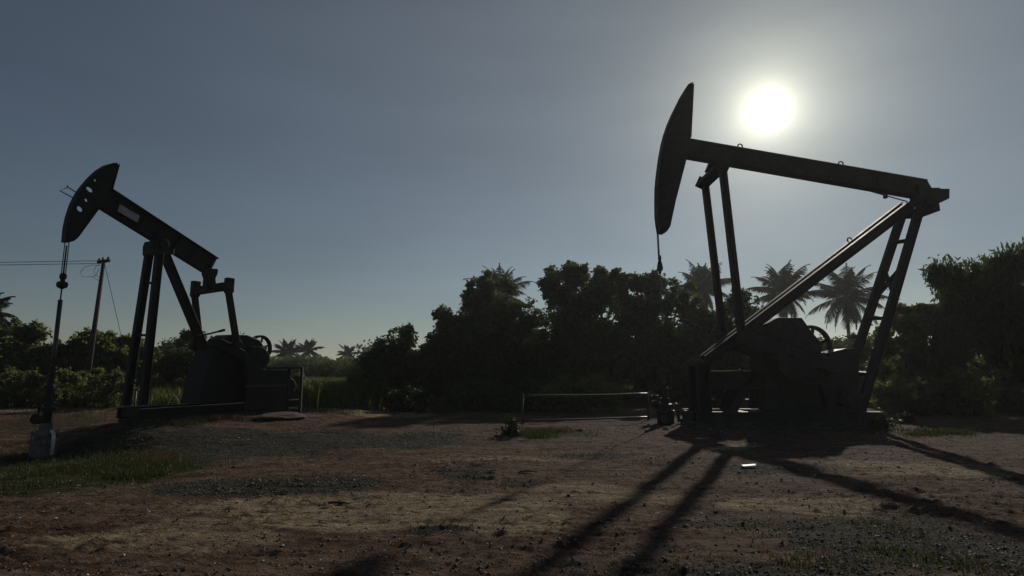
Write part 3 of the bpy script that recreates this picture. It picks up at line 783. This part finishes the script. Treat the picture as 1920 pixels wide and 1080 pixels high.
tree('broadleaf_tree', [(1766, 515, 12), (1797, 508, 17), (1826, 525, 26), (1868, 510, 34), (1902, 492, 38), (1785, 560, 30), (1848, 570, 46), (1908, 560, 48), (1800, 605, 38), (1835, 620, 40), (1905, 620, 36), (1950, 480, 40), (1955, 600, 60), (1770, 540, 12), (1778, 660, 28), (1930, 690, 40)],
     23, 1880, 'tallest tree, with drooping leaf clumps, at the right edge behind the yard', seed=21, leaf=.26, asp=.3, droop=.75, clump=.28, dens=5.6, group=GT, trunk_r=.2)
tree('broadleaf_tree', [(760, 655, 34), (726, 667, 30), (800, 664, 26), (764, 634, 12), (700, 683, 20), (742, 706, 46), (800, 706, 46), (763, 622, 6), (820, 640, 14), (690, 710, 22)],
     33, 760, 'small rounded tree with a spiky tip left of the tall domed tree', seed=23, mat='leaf_dark', group=GT, trunk_r=.12)
tree('broadleaf_tree', [(18, 640, 32), (50, 640, 26), (-8, 650, 40), (35, 692, 50), (78, 664, 26), (-20, 690, 50), (62, 622, 10)],
     29, 25, 'green broadleaf tree at the far left edge under the palm fronds', seed=27, mat='leaf_mid', dens=6.0, core=.28, group=GT)
tree('broadleaf_tree', [(112, 657, 24), (150, 648, 22), (185, 648, 24), (215, 660, 22), (132, 692, 42), (195, 697, 42), (100, 690, 30), (165, 633, 9), (205, 640, 9)],
     30, 150, 'spreading green tree behind the leaning utility pole', seed=31, mat='leaf_mid', dens=6.0, core=.28, group=GT)
tree('broadleaf_tree', [(245, 662, 22), (262, 690, 36), (228, 700, 30), (236, 645, 9), (275, 662, 14)],
     31, 250, 'small green tree seen between the front legs of the smaller pump', seed=33, mat='leaf_mid', dens=6.0, core=.28, group=GT, trunk_r=.1)
tree('broadleaf_tree', [(332, 652, 24), (358, 645, 22), (308, 662, 18), (340, 682, 36), (386, 668, 30), (350, 628, 8), (420, 680, 30)],
     36, 345, 'dark rounded tree behind the rear strut of the smaller pump', seed=35, leaf=.15, group=GT, trunk_r=.12)
# undergrowth
GB = 'bushes along the edge of the yard'
BUSH = [([(1700, 745, 38), (1672, 752, 30), (1730, 752, 34)], 21.5, 1700, 'leafy bush right of the rear legs of the larger pump', 'leaf_bush'),
        ([(1780, 745, 40), (1815, 752, 36), (1760, 762, 26)], 21.5, 1790, 'broad leafy bush below the left side of the tallest tree', 'leaf_bush'),
        ([(1860, 745, 34), (1900, 750, 42), (1935, 735, 50)], 21.5, 1890, 'leafy bush at the right edge under the tallest tree', 'leaf_bush'),
        ([(30, 732, 36), (-10, 730, 40), (65, 742, 26)], 25, 20, 'low green bush at the left edge behind the wellhead', 'leaf_bush'),
        ([(118, 730, 36), (150, 742, 26), (95, 745, 22)], 25, 120, 'green bush at the foot of the leaning utility pole', 'leaf_bush'),
        ([(200, 733, 32), (230, 743, 22), (175, 746, 18)], 25, 200, 'green bush left of the front legs of the smaller pump', 'leaf_bush'),
        ([(300, 735, 22), (330, 738, 22), (345, 728, 18)], 29, 318, 'low pale bush behind the base of the smaller pump', 'leaf_bush'),
        ([(555, 735, 14), (560, 718, 10), (572, 742, 12)], 23, 560, 'thin bush beside the end post of the guard fence', 'leaf_bush'),
        ([(598, 742, 16), (582, 747, 12), (615, 746, 13)], 25, 598, 'dark bush right of the guard fence, in front of the green field', 'leaf_bush'),
        ([(640, 738, 15), (657, 742, 13), (628, 744, 10)], 27, 642, 'loose bush in the middle of the green field edge', 'leaf_bush'),
        ([(668, 722, 18), (685, 730, 16)], 31, 675, 'bush at the right end of the green field beside the spiky-tipped tree', 'leaf_mid'),
        ([(765, 752, 22), (740, 758, 16), (792, 757, 15)], 22.5, 765, 'rounded weedy bush on the bare ground below the spiky-tipped tree', 'leaf_weed'),
        ([(1075, 745, 26), (1105, 735, 24), (1140, 745, 24), (1060, 730, 18)], 22.5, 1100, 'straggly bush behind the middle of the long pipe railing', 'leaf_mid'),
        ([(900, 745, 30), (860, 748, 26), (940, 748, 28)], 24, 900, 'dark bush at the foot of the tall domed tree', 'leaf_dark'),
        ([(1000, 745, 26), (1030, 748, 22)], 24, 1012, 'dark bush behind the left post of the long pipe railing', 'leaf_dark'),
        ([(690, 742, 18), (715, 745, 18)], 25, 702, 'dark bush between the green field and the spiky-tipped tree', 'leaf_dark'),
        ([(966, 803, 12), (958, 810, 8), (976, 811, 8)], 15.4, 966, 'small dark broad-leaved weed in front of the left post of the long railing', 'leaf_weed'),
        ([(1660, 795, 14), (1690, 793, 16), (1640, 800, 10)], 17.0, 1668, 'ragged weed clump at the rear end of the larger pump base', 'leaf_weed')]
for i, (l, Y, bp_, lab, mt) in enumerate(BUSH):
    tree('bush', l, Y, bp_, lab, 'bush', seed=50 + i, leaf=.15 if Y > 18 else .09, dens=8 if Y > 18 else 18, mat=mt, core=.3, clump=.22 if Y > 18 else .12, stems=5, group=GB, trunk_r=.03, shag=1.6)

# palms
def palm_mesh(rnd, nf=22, R_=3.4, nl=26, lw=.07):
    mb = MB(); V, Fs = mb.v, mb.f
    for k in range(nf):
        az = 2 * math.pi * (k * .381966 % 1) + rnd.uniform(-.2, .2); u = k / (nf - 1)
        el0 = R(84 - 146 * u ** 1.15 + rnd.uniform(-8, 8)); L = R_ * rnd.uniform(.85, 1.1) * (.8 + .2 * math.sin(u * math.pi))
        hd = Vector((math.cos(az), math.sin(az), 0)); p = Vector((0, 0, 0)); pts = [p.copy()]; N = 12; el = el0
        for i in range(N):
            el = max(R(-86), el - R(1.0 + 8.5 * (i / N) ** 1.3)); p = p + (hd * math.cos(el) + Vector((0, 0, math.sin(el)))) * (L / N); pts.append(p.copy())
        mb.tube(pts, [.05 * (1 - i / (N + 1)) + .006 for i in range(N + 1)], 4)
        side = hd.cross(Vector((0, 0, 1)))
        for i in range(nl):
            t = .12 + .88 * i / nl; f = t * N; j = min(int(f), N - 1); q = pts[j].lerp(pts[j + 1], f - j); d = (pts[j + 1] - pts[j]).normalized()
            ll = L * .25 * math.sin(min(1, t * 1.05 + .12) * math.pi) ** .6 * rnd.uniform(.8, 1.1) + .12
            for sg in (-1, 1):
                dr = (d * .55 + side * sg * .85 + Vector((0, 0, -.38 - .35 * rnd.random()))).normalized(); w = d * lw * .5
                m_ = q + dr * ll * .55; e = q + dr * ll + Vector((0, 0, -.16 * ll)); o = len(V)
                V += [tuple(q - w), tuple(q + w), tuple(m_ + w), tuple(e), tuple(m_ - w)]; Fs.append((o, o + 1, o + 2, o + 3, o + 4))
    for k in range(7):
        a = k * .9; c = Vector((.22 * math.cos(a), .22 * math.sin(a), -.22 - .05 * (k % 3))); mb.tube([c + Vector((0, 0, .12)), c, c - Vector((0, 0, .13))], [.05, .11, .04], 6)
    return mb
GP = 'coconut palms rising behind the trees'
def palm(px, py, Y, label, seed, scale=1.0, lean=0.0, group=GP, nf=34, nl=40, lw=.08):
    rnd = random.Random(seed); c = at(px, py, Y); base = Vector((c.x + lean, Y, 0)); t = thing('palm_tree', base, label, 'palm tree', group)
    cr = palm_mesh(rnd, nf, 4.3 * scale, nl, lw).build('crown', M['leaf_palm'], t, 0, False, c - base)
    h = c - base; pts = []
    for i in range(9):
        u = i / 8; pts.append(Vector((h.x * u ** 1.6 + .12 * math.sin(u * 5 + seed), 0, -.3 + (h.z + .3) * u)) - Vector((.12 * math.sin(u * 5 + seed) * u, 0, 0)))
    pts[-1] = h
    mb = MB(); mb.tube(pts, [.24, .19, .17, .16, .155, .15, .145, .14, .15], 8); mb.build('trunk', M['palmbark'], t, 0, True)
    return t
palm(1468, 548, 54, 'coconut palm showing between the pitman arms and the long brace of the larger pump', 3, .95, .4)
palm(1588, 556, 54, 'coconut palm showing between the long brace and the rear legs of the larger pump', 6, 1.0, -.3)
palm(1318, 538, 60, 'coconut palm whose crown sits behind the thin pitman arms of the larger pump', 9, .9, .3)
palm(938, 552, 60, 'coconut palm rising out of the top of the tall domed tree', 12, 1.0, 0)
palm(-34, 588, 34, 'coconut palm at the left edge with only its frond tips in frame', 15, .46, 0)
palm(538, 660, 105, 'far bushy palm left of the thinner far palm beyond the guard fence', 18, .82, 0, 'far palms on the horizon', 26, 20, .26)
palm(577, 657, 105, 'far palm just right of the end post of the guard fence', 20, .75, 0, 'far palms on the horizon', 22, 18, .24)
palm(652, 664, 120, 'far lone palm above the green field left of the spiky-tipped tree', 22, .75, 0, 'far palms on the horizon', 18, 16, .26)

# far wood: one mass beyond the fields
rnd = random.Random(77); L = []
for k in range(150):
    px = -150 + k * 15 + rnd.uniform(-8, 8); Y = rnd.uniform(85, 110)
    top = 678 + rnd.uniform(-7, 5)
    c = at(px, top + 14, Y); L.append((c, Vector((1.9, 1.6, 1.3 + rnd.uniform(0, .5)))))
    c = at(px + 6, 693, Y - 2); L.append((c, Vector((1.8, 1.5, 1.5))))
fw = foliage(L, .42, 1.6, rnd, 0, .7, .4, .6).build('far_woodland', M['leaf_mid']); tag(fw, 'low dark wood along the horizon beyond the field', 'woodland', kind='stuff')

rnd = random.Random(78); L = []
def mass(x0, x1, n, Y0, Y1, top, bot, r):
    for k in range(n):
        Y = rnd.uniform(Y0, Y1); px = x0 + (x1 - x0) * (k + rnd.random()) / n; py = rnd.uniform(top, bot)
        c = at(px, py, Y); q = r * rnd.uniform(.7, 1.2); L.append((c, Vector((q, q, q * .9))))
mass(690, 1320, 80, 35.5, 38, 670, 735, 1.35); mass(850, 990, 9, 35.5, 38, 635, 680, 1.1); mass(1050, 1290, 14, 35.5, 38, 630, 680, 1.1); mass(1300, 1680, 50, 33.5, 36, 655, 735, 1.35); mass(1660, 2000, 40, 25, 28, 690, 745, 1.0)
mass(-60, 470, 60, 32, 36, 668, 735, 1.1); mass(440, 700, 22, 62, 66, 692, 706, 1.6)
th = foliage(L, .19, 5.5, rnd, 0, .6, .4, .38).build('undergrowth', M['leaf_dark']); tag(th, 'dark tangled undergrowth filling the gaps behind the trees', 'undergrowth', kind='stuff')

# grasses
def blades(centres, n, hmin, hmax, width, rnd, spread):
    mb = MB(); V, Fs = mb.v, mb.f
    for c in centres:
        for _ in range(n):
            x, y = c.x + rnd.gauss(0, spread), c.y + rnd.gauss(0, spread); z = terrain(x, y) - .01
            hgt = rnd.uniform(hmin, hmax); a = rnd.uniform(0, 6.283); w = Vector((math.cos(a), math.sin(a), 0)) * width * .5
            le = Vector((rnd.gauss(0, .35), rnd.gauss(0, .35), 0)) * hgt; p = Vector((x, y, z)); o = len(V)
            V += [tuple(p - w), tuple(p + w), tuple(p + w * .7 + le * .4 + Vector((0, 0, hgt * .6))), tuple(p + le + Vector((0, 0, hgt))), tuple(p - w * .7 + le * .4 + Vector((0, 0, hgt * .6)))]
            Fs.append((o, o + 1, o + 2, o + 3, o + 4))
    return mb
def ell(px, py, rx, ry, n, rnd):
    out = []
    for _ in range(n):
        out.append(on(px + rx * rnd.gauss(0, .55), max(716, py + ry * max(-2.2, min(2.2, rnd.gauss(0, .62))))))
    return out
rnd = random.Random(5); weeds = []
cs = ell(140, 878, 150, 22, 230, rnd) + ell(215, 868, 90, 16, 120, rnd) + ell(40, 900, 60, 18, 70, rnd) + ell(250, 890, 60, 9, 60, rnd)
cs += ell(320, 792, 120, 7, 90, rnd) + ell(600, 772, 90, 4, 60, rnd) + ell(850, 768, 150, 10, 160, rnd) + ell(1030, 816, 60, 5, 60, rnd) + ell(1740, 812, 90, 6, 70, rnd) + ell(90, 775, 90, 8, 60, rnd)
for (px, py, rx, ry, k, w_) in PATCH:
    if k == 'gra': weeds += ell(px, py, rx, ry, int(rx * ry / 42), rnd)
weeds = [c for c in weeds if noise.noise((c.x * 1.6, c.y * 1.6, 15)) > .3 * rnd.random()]
cs = [c for c in cs if noise.noise((c.x * 1.1, c.y * 1.1, 5)) > -.22 + .2 * rnd.random()]
g1 = blades(cs, 30, .03, .15, .013, rnd, .15); g0 = blades(weeds, 16, .012, .055, .012, rnd, .13); g1.add(g0.v, g0.f); g1 = g1.build('grass', M['grass']); tag(g1, 'short green grass in patches on the bare yard', 'grass', kind='stuff')
cs = ell(40, 857, 60, 6, 40, rnd) + ell(450, 787, 90, 5, 60, rnd) + ell(160, 770, 80, 6, 50, rnd) + ell(1040, 810, 50, 4, 30, rnd) + ell(280, 862, 40, 9, 30, rnd)
g2 = blades(cs, 26, .04, .15, .012, rnd, .14).build('dry_grass', M['dry']); tag(g2, 'dry straw-coloured grass in thin strips on the yard', 'dry grass', kind='stuff')
cs = []
for (x0, x1, y0, y1, n) in ((285, 365, 30, 44, 330), (560, 700, 30, 60, 620), (-60, 260, 28, 34, 220), (365, 560, 34, 60, 300), (560, 705, 22.5, 29, 330), (285, 365, 24, 30, 120), (-60, 230, 23.5, 27, 40)):
    for _ in range(n):
        Y = rnd.uniform(y0, y1); q = Vector((at(rnd.uniform(x0, x1), 715, Y).x, Y, 0))
        if noise.noise((q.x * .5, q.y * .4, 40)) > -.12 + .3 * rnd.random() or Y > 30: cs.append(q)
g3 = blades(cs, 26, .3, .95, .05, rnd, .55).build('tall_grass', M['tall']); tag(g3, 'tall pale green grass of the field between the pumps', 'tall grass', kind='stuff')

# loose gravel on the yard, as one mass, plus the few big pieces as things
def rock(mb, p, r, rnd, flat=.6):
    ring = 5; vs = [p + Vector((0, 0, r * flat))]; off = rnd.uniform(0, 6)
    for k in range(ring):
        a = off + 2 * math.pi * k / ring; q = r * rnd.uniform(.7, 1.25); vs.append(p + Vector((math.cos(a) * q, math.sin(a) * q, r * rnd.uniform(-.1, .3))))
    vs.append(p - Vector((0, 0, r * .5)))
    mb.add(vs, [(0, 1 + k, 1 + (k + 1) % ring) for k in range(ring)] + [(ring + 1, 1 + (k + 1) % ring, 1 + k) for k in range(ring)])
rnd = random.Random(9); mb = MB()
n = 0
while n < 25000:
    y = 4 + 14 * rnd.random() ** 1.3; x = rnd.uniform(-1.0, 1.0) * y * .97
    s = soil(x, y); pr = .22 + .78 * s['gra'] - .15 * s['tan']
    if rnd.random() > pr: continue
    n += 1; r = .005 + .019 * rnd.random() ** 3 + (.018 * rnd.random() if rnd.random() < .02 else 0)
    rock(mb, Vector((x, y, terrain(x, y) + r * .1)), r, rnd)
mg, nt2, b2 = new_mat('mixed_gravel'); gg = node(nt2, 'ShaderNodeNewGeometry')
nt2.links.new(ramp(nt2, gg.outputs['Random Per Island'], [(0, (.034, .027, .020)), (.6, (.080, .064, .047)), (.92, (.16, .135, .105)), (1.0, (.6, .56, .5))]), b2.inputs['Base Color']); b2.inputs['Roughness'].default_value = .85
tag(mb.build('gravel', mg), 'loose gravel scattered over the dirt yard', 'gravel', kind='stuff')
def boulder(name, px, py, rx, rz, label, mat, seed, group=None, flat=1.0):
    p = on(px, py); r = random.Random(seed); bm = bmesh.new(); bmesh.ops.create_icosphere(bm, subdivisions=3, radius=1)
    for v in bm.verts:
        k = 1 + .35 * noise.noise(v.co * 1.1 + Vector((seed * 3.1, 0, 0))) + .12 * noise.noise(v.co * 3 + Vector((seed, 5, 0)))
        v.co = Vector((v.co.x * rx * k, v.co.y * rx * .75 * k, v.co.z * rz * k * flat))
    me = bpy.data.meshes.new(name); bm.to_mesh(me); bm.free(); me.materials.append(M[mat])
    o = bpy.data.objects.new(name, me); COL.objects.link(o); o.location = p + Vector((0, 0, rz * .25)); o.rotation_euler = (0, 0, r.uniform(0, 6)); return tag(o, label, 'rock', group)
dm = boulder('dirt_mound', 526, 783, .95, .13, None, 'redearth', 4); dm['kind'] = 'structure'
for k in ('label', 'category'):
    if k in dm: del dm[k]
boulder('stone', 560, 771, .13, .09, 'pale stone on the right end of the red dirt mound', 'stone', 6)
boulder('stone', 512, 774, .10, .07, 'small pale stone on the left end of the red dirt mound', 'stone', 7)
boulder('stone', 541, 778, .09, .07, 'small stone at the middle of the red dirt mound', 'stone', 8)
boulder('stone', 228, 802, .11, .05, 'flat pale stone on the ground in front of the thin standpipe', 'stone', 9)
boulder('stone', 1090, 808, .10, .06, 'pale stone below the middle of the long pipe railing', 'stone', 10)
boulder('stone', 1248, 806, .10, .07, 'pale stone beside the wellhead of the larger pump', 'stone', 11)
q = on(478, 772); mb = MB(); mb.add([(-.45, -.2, .0), (.42, -.26, .0), (.5, .22, .0), (-.38, .26, .0), (-.43, -.18, .11), (.40, -.24, .09), (.48, .2, .10), (-.36, .24, .12)], [(0, 3, 2, 1), (4, 5, 6, 7), (0, 1, 5, 4), (1, 2, 6, 5), (2, 3, 7, 6), (3, 0, 4, 7)])
tag(mb.build('concrete_slab', M['concrete'], None, .015, False, q), 'broken concrete slab on the ground left of the red dirt mound', 'slab')
q = on(1403, 875); mb = MB()
mb.add([(-.15, -.10, .0), (.14, -.12, .0), (.18, .10, .0), (-.15, .11, .0), (-.14, -.09, .02), (.12, -.10, .04), (.22, .09, .05), (-.13, .10, .03)], [(0, 3, 2, 1), (4, 5, 6, 7), (0, 1, 5, 4), (1, 2, 6, 5), (2, 3, 7, 6), (3, 0, 4, 7)])
mb.v = [(x * .75, y * .6, z * .8) for x, y, z in mb.v]
tag(mb.build('plastic_scrap', M['white'], None, .004, False, q), 'crumpled white plastic scrap on the ground in front of the larger pump', 'litter')

q = on(632, 946); rk = random.Random(3)
mb = MB(); mb.tube([(-.16, .02, .015), (-.05, -.01, .03), (.06, .012, .022), (.17, -.02, .02)], [.012, .018, .015, .008], 6); mb.tube([(-.02, 0, .03), (.05, .07, .05)], [.009, .005], 5)
tag(mb.build('dead_stick', M['bark'], None, 0, True, q), 'dark forked stick lying on the pale tan dirt in the left foreground', 'stick')
q = on(990, 886)
mb = MB(); mb.tube([(-.14, .0, .012), (.0, .02, .025), (.15, -.03, .015)], [.010, .015, .007], 6)
tag(mb.build('dead_stick', M['bark'], None, 0, True, q), 'short dark stick on the dirt between the small weed and the thin rod shadow', 'stick')

# ------------------------------------------------------------------ thin air volume, added to lift the blacks as lens flare would
hz = MB(); hz.box((-960, -60, -2.0), (960, 960, 13.0)); hm = bpy.data.materials.new('veil_air'); hm.use_nodes = True
hn = hm.node_tree; hn.nodes.remove(hn.nodes['Principled BSDF'])
pv = node(hn, 'ShaderNodeVolumePrincipled'); pv.inputs['Color'].default_value = (.92, .94, .95, 1); pv.inputs['Density'].default_value = .00045; pv.inputs['Anisotropy'].default_value = .5
hn.links.new(pv.outputs[0], hn.nodes['Material Output'].inputs['Volume'])
tag(hz.build('veil_volume', hm), 'thin air volume added over the whole yard to imitate a lens flare veil', 'veil_volume', kind='stuff')

# ------------------------------------------------------------------ sky, sun, camera
w = bpy.data.worlds.new('World'); SC.world = w; w.use_nodes = True
nt = w.node_tree; bg = nt.nodes['Background']
sky = node(nt, 'ShaderNodeTexSky', sky_type='NISHITA'); sky.sun_disc = False
sky.sun_elevation = SUN_EL; sky.sun_rotation = SUN_AZ; sky.altitude = 10; sky.air_density = 1.0; sky.dust_density = .06; sky.ozone_density = 1.0
tcw = node(nt, 'ShaderNodeTexCoord')
dt = node(nt, 'ShaderNodeVectorMath', operation='DOT_PRODUCT'); dt.inputs[1].default_value = SUN
nt.links.new(tcw.outputs['Generated'], dt.inputs[0])
ac = node(nt, 'ShaderNodeMath', operation='ARCCOSINE'); nt.links.new(dt.outputs['Value'], ac.inputs[0])
def lobe(amp, width, power):
    a = node(nt, 'ShaderNodeMath', operation='DIVIDE'); nt.links.new(ac.outputs[0], a.inputs[0]); a.inputs[1].default_value = R(width)
    p = node(nt, 'ShaderNodeMath', operation='POWER'); nt.links.new(a.outputs[0], p.inputs[0]); p.inputs[1].default_value = power
    n_ = node(nt, 'ShaderNodeMath', operation='MULTIPLY'); nt.links.new(p.outputs[0], n_.inputs[0]); n_.inputs[1].default_value = -1
    e = node(nt, 'ShaderNodeMath', operation='EXPONENT'); nt.links.new(n_.outputs[0], e.inputs[0])
    m_ = node(nt, 'ShaderNodeMath', operation='MULTIPLY'); nt.links.new(e.outputs[0], m_.inputs[0]); m_.inputs[1].default_value = amp
    return m_.outputs[0]
def addm(a, b_):
    n_ = node(nt, 'ShaderNodeMath', operation='ADD'); nt.links.new(a, n_.inputs[0]); nt.links.new(b_, n_.inputs[1]); return n_.outputs[0]
SKY = .0455
glow = addm(addm(lobe(30.0, 1.7, 1.6), lobe(38.0, 3.7, 1.0)), addm(lobe(1.6, 14.0, 1.8), lobe(3.4, 42.0, 2.0)))     # aureole of the hazy sun, in sky units
gc = node(nt, 'ShaderNodeVectorMath', operation='SCALE'); gc.inputs[0].default_value = (1.0, .975, .76); nt.links.new(glow, gc.inputs['Scale'])
hs = node(nt, 'ShaderNodeHueSaturation'); hs.inputs['Saturation'].default_value = .80; nt.links.new(sky.outputs[0], hs.inputs['Color'])
ad = node(nt, 'ShaderNodeVectorMath', operation='ADD'); tint = node(nt, 'ShaderNodeVectorMath', operation='MULTIPLY'); tint.inputs[1].default_value = (.97, 1.035, 1.09); nt.links.new(hs.outputs[0], tint.inputs[0]); nt.links.new(tint.outputs[0], ad.inputs[0]); nt.links.new(gc.outputs[0], ad.inputs[1])
tn = node(nt, 'ShaderNodeTexNoise'); tn.inputs['Scale'].default_value = 2.2; tn.inputs['Detail'].default_value = 4
mp = node(nt, 'ShaderNodeMapping'); mp.inputs['Scale'].default_value = (1, 1, 4.5); nt.links.new(tcw.outputs['Generated'], mp.inputs['Vector']); nt.links.new(mp.outputs[0], tn.inputs['Vector'])
mr = node(nt, 'ShaderNodeMapRange'); mr.inputs[1].default_value = .3; mr.inputs[2].default_value = .7; mr.inputs[3].default_value = .94; mr.inputs[4].default_value = 1.07; nt.links.new(tn.outputs['Fac'], mr.inputs[0])
veil = node(nt, 'ShaderNodeVectorMath', operation='SCALE'); nt.links.new(ad.outputs[0], veil.inputs[0]); nt.links.new(mr.outputs[0], veil.inputs['Scale'])   # faint streaks of thin high cloud
nt.links.new(veil.outputs[0], bg.inputs['Color']); bg.inputs['Strength'].default_value = SKY
ld = bpy.data.lights.new('sun', 'SUN'); ld.energy = 4.8; ld.angle = R(.9); ld.color = (1, .93, .82)
lo = bpy.data.objects.new('sun', ld); COL.objects.link(lo); lo.rotation_euler = (-SUN).to_track_quat('-Z', 'Y').to_euler(); lo.location = (20, 40, 30)
cd = bpy.data.cameras.new('camera'); cd.sensor_width = 36; cd.lens = F / 1920 * 36; cd.clip_end = 5000; cd.clip_start = .05
co = bpy.data.objects.new('camera', cd); COL.objects.link(co); co.location = (0, 0, CH); co.rotation_euler = (math.pi / 2 + TH, 0, 0); SC.camera = co
vs = SC.view_settings; vs.view_transform = 'Standard'; vs.look = 'None'; vs.gamma = 1; vs.exposure = -.78; vs.use_curve_mapping = False
SC.cycles.use_denoising = True
SC.cycles.max_bounces = 6; SC.cycles.transparent_max_bounces = 4
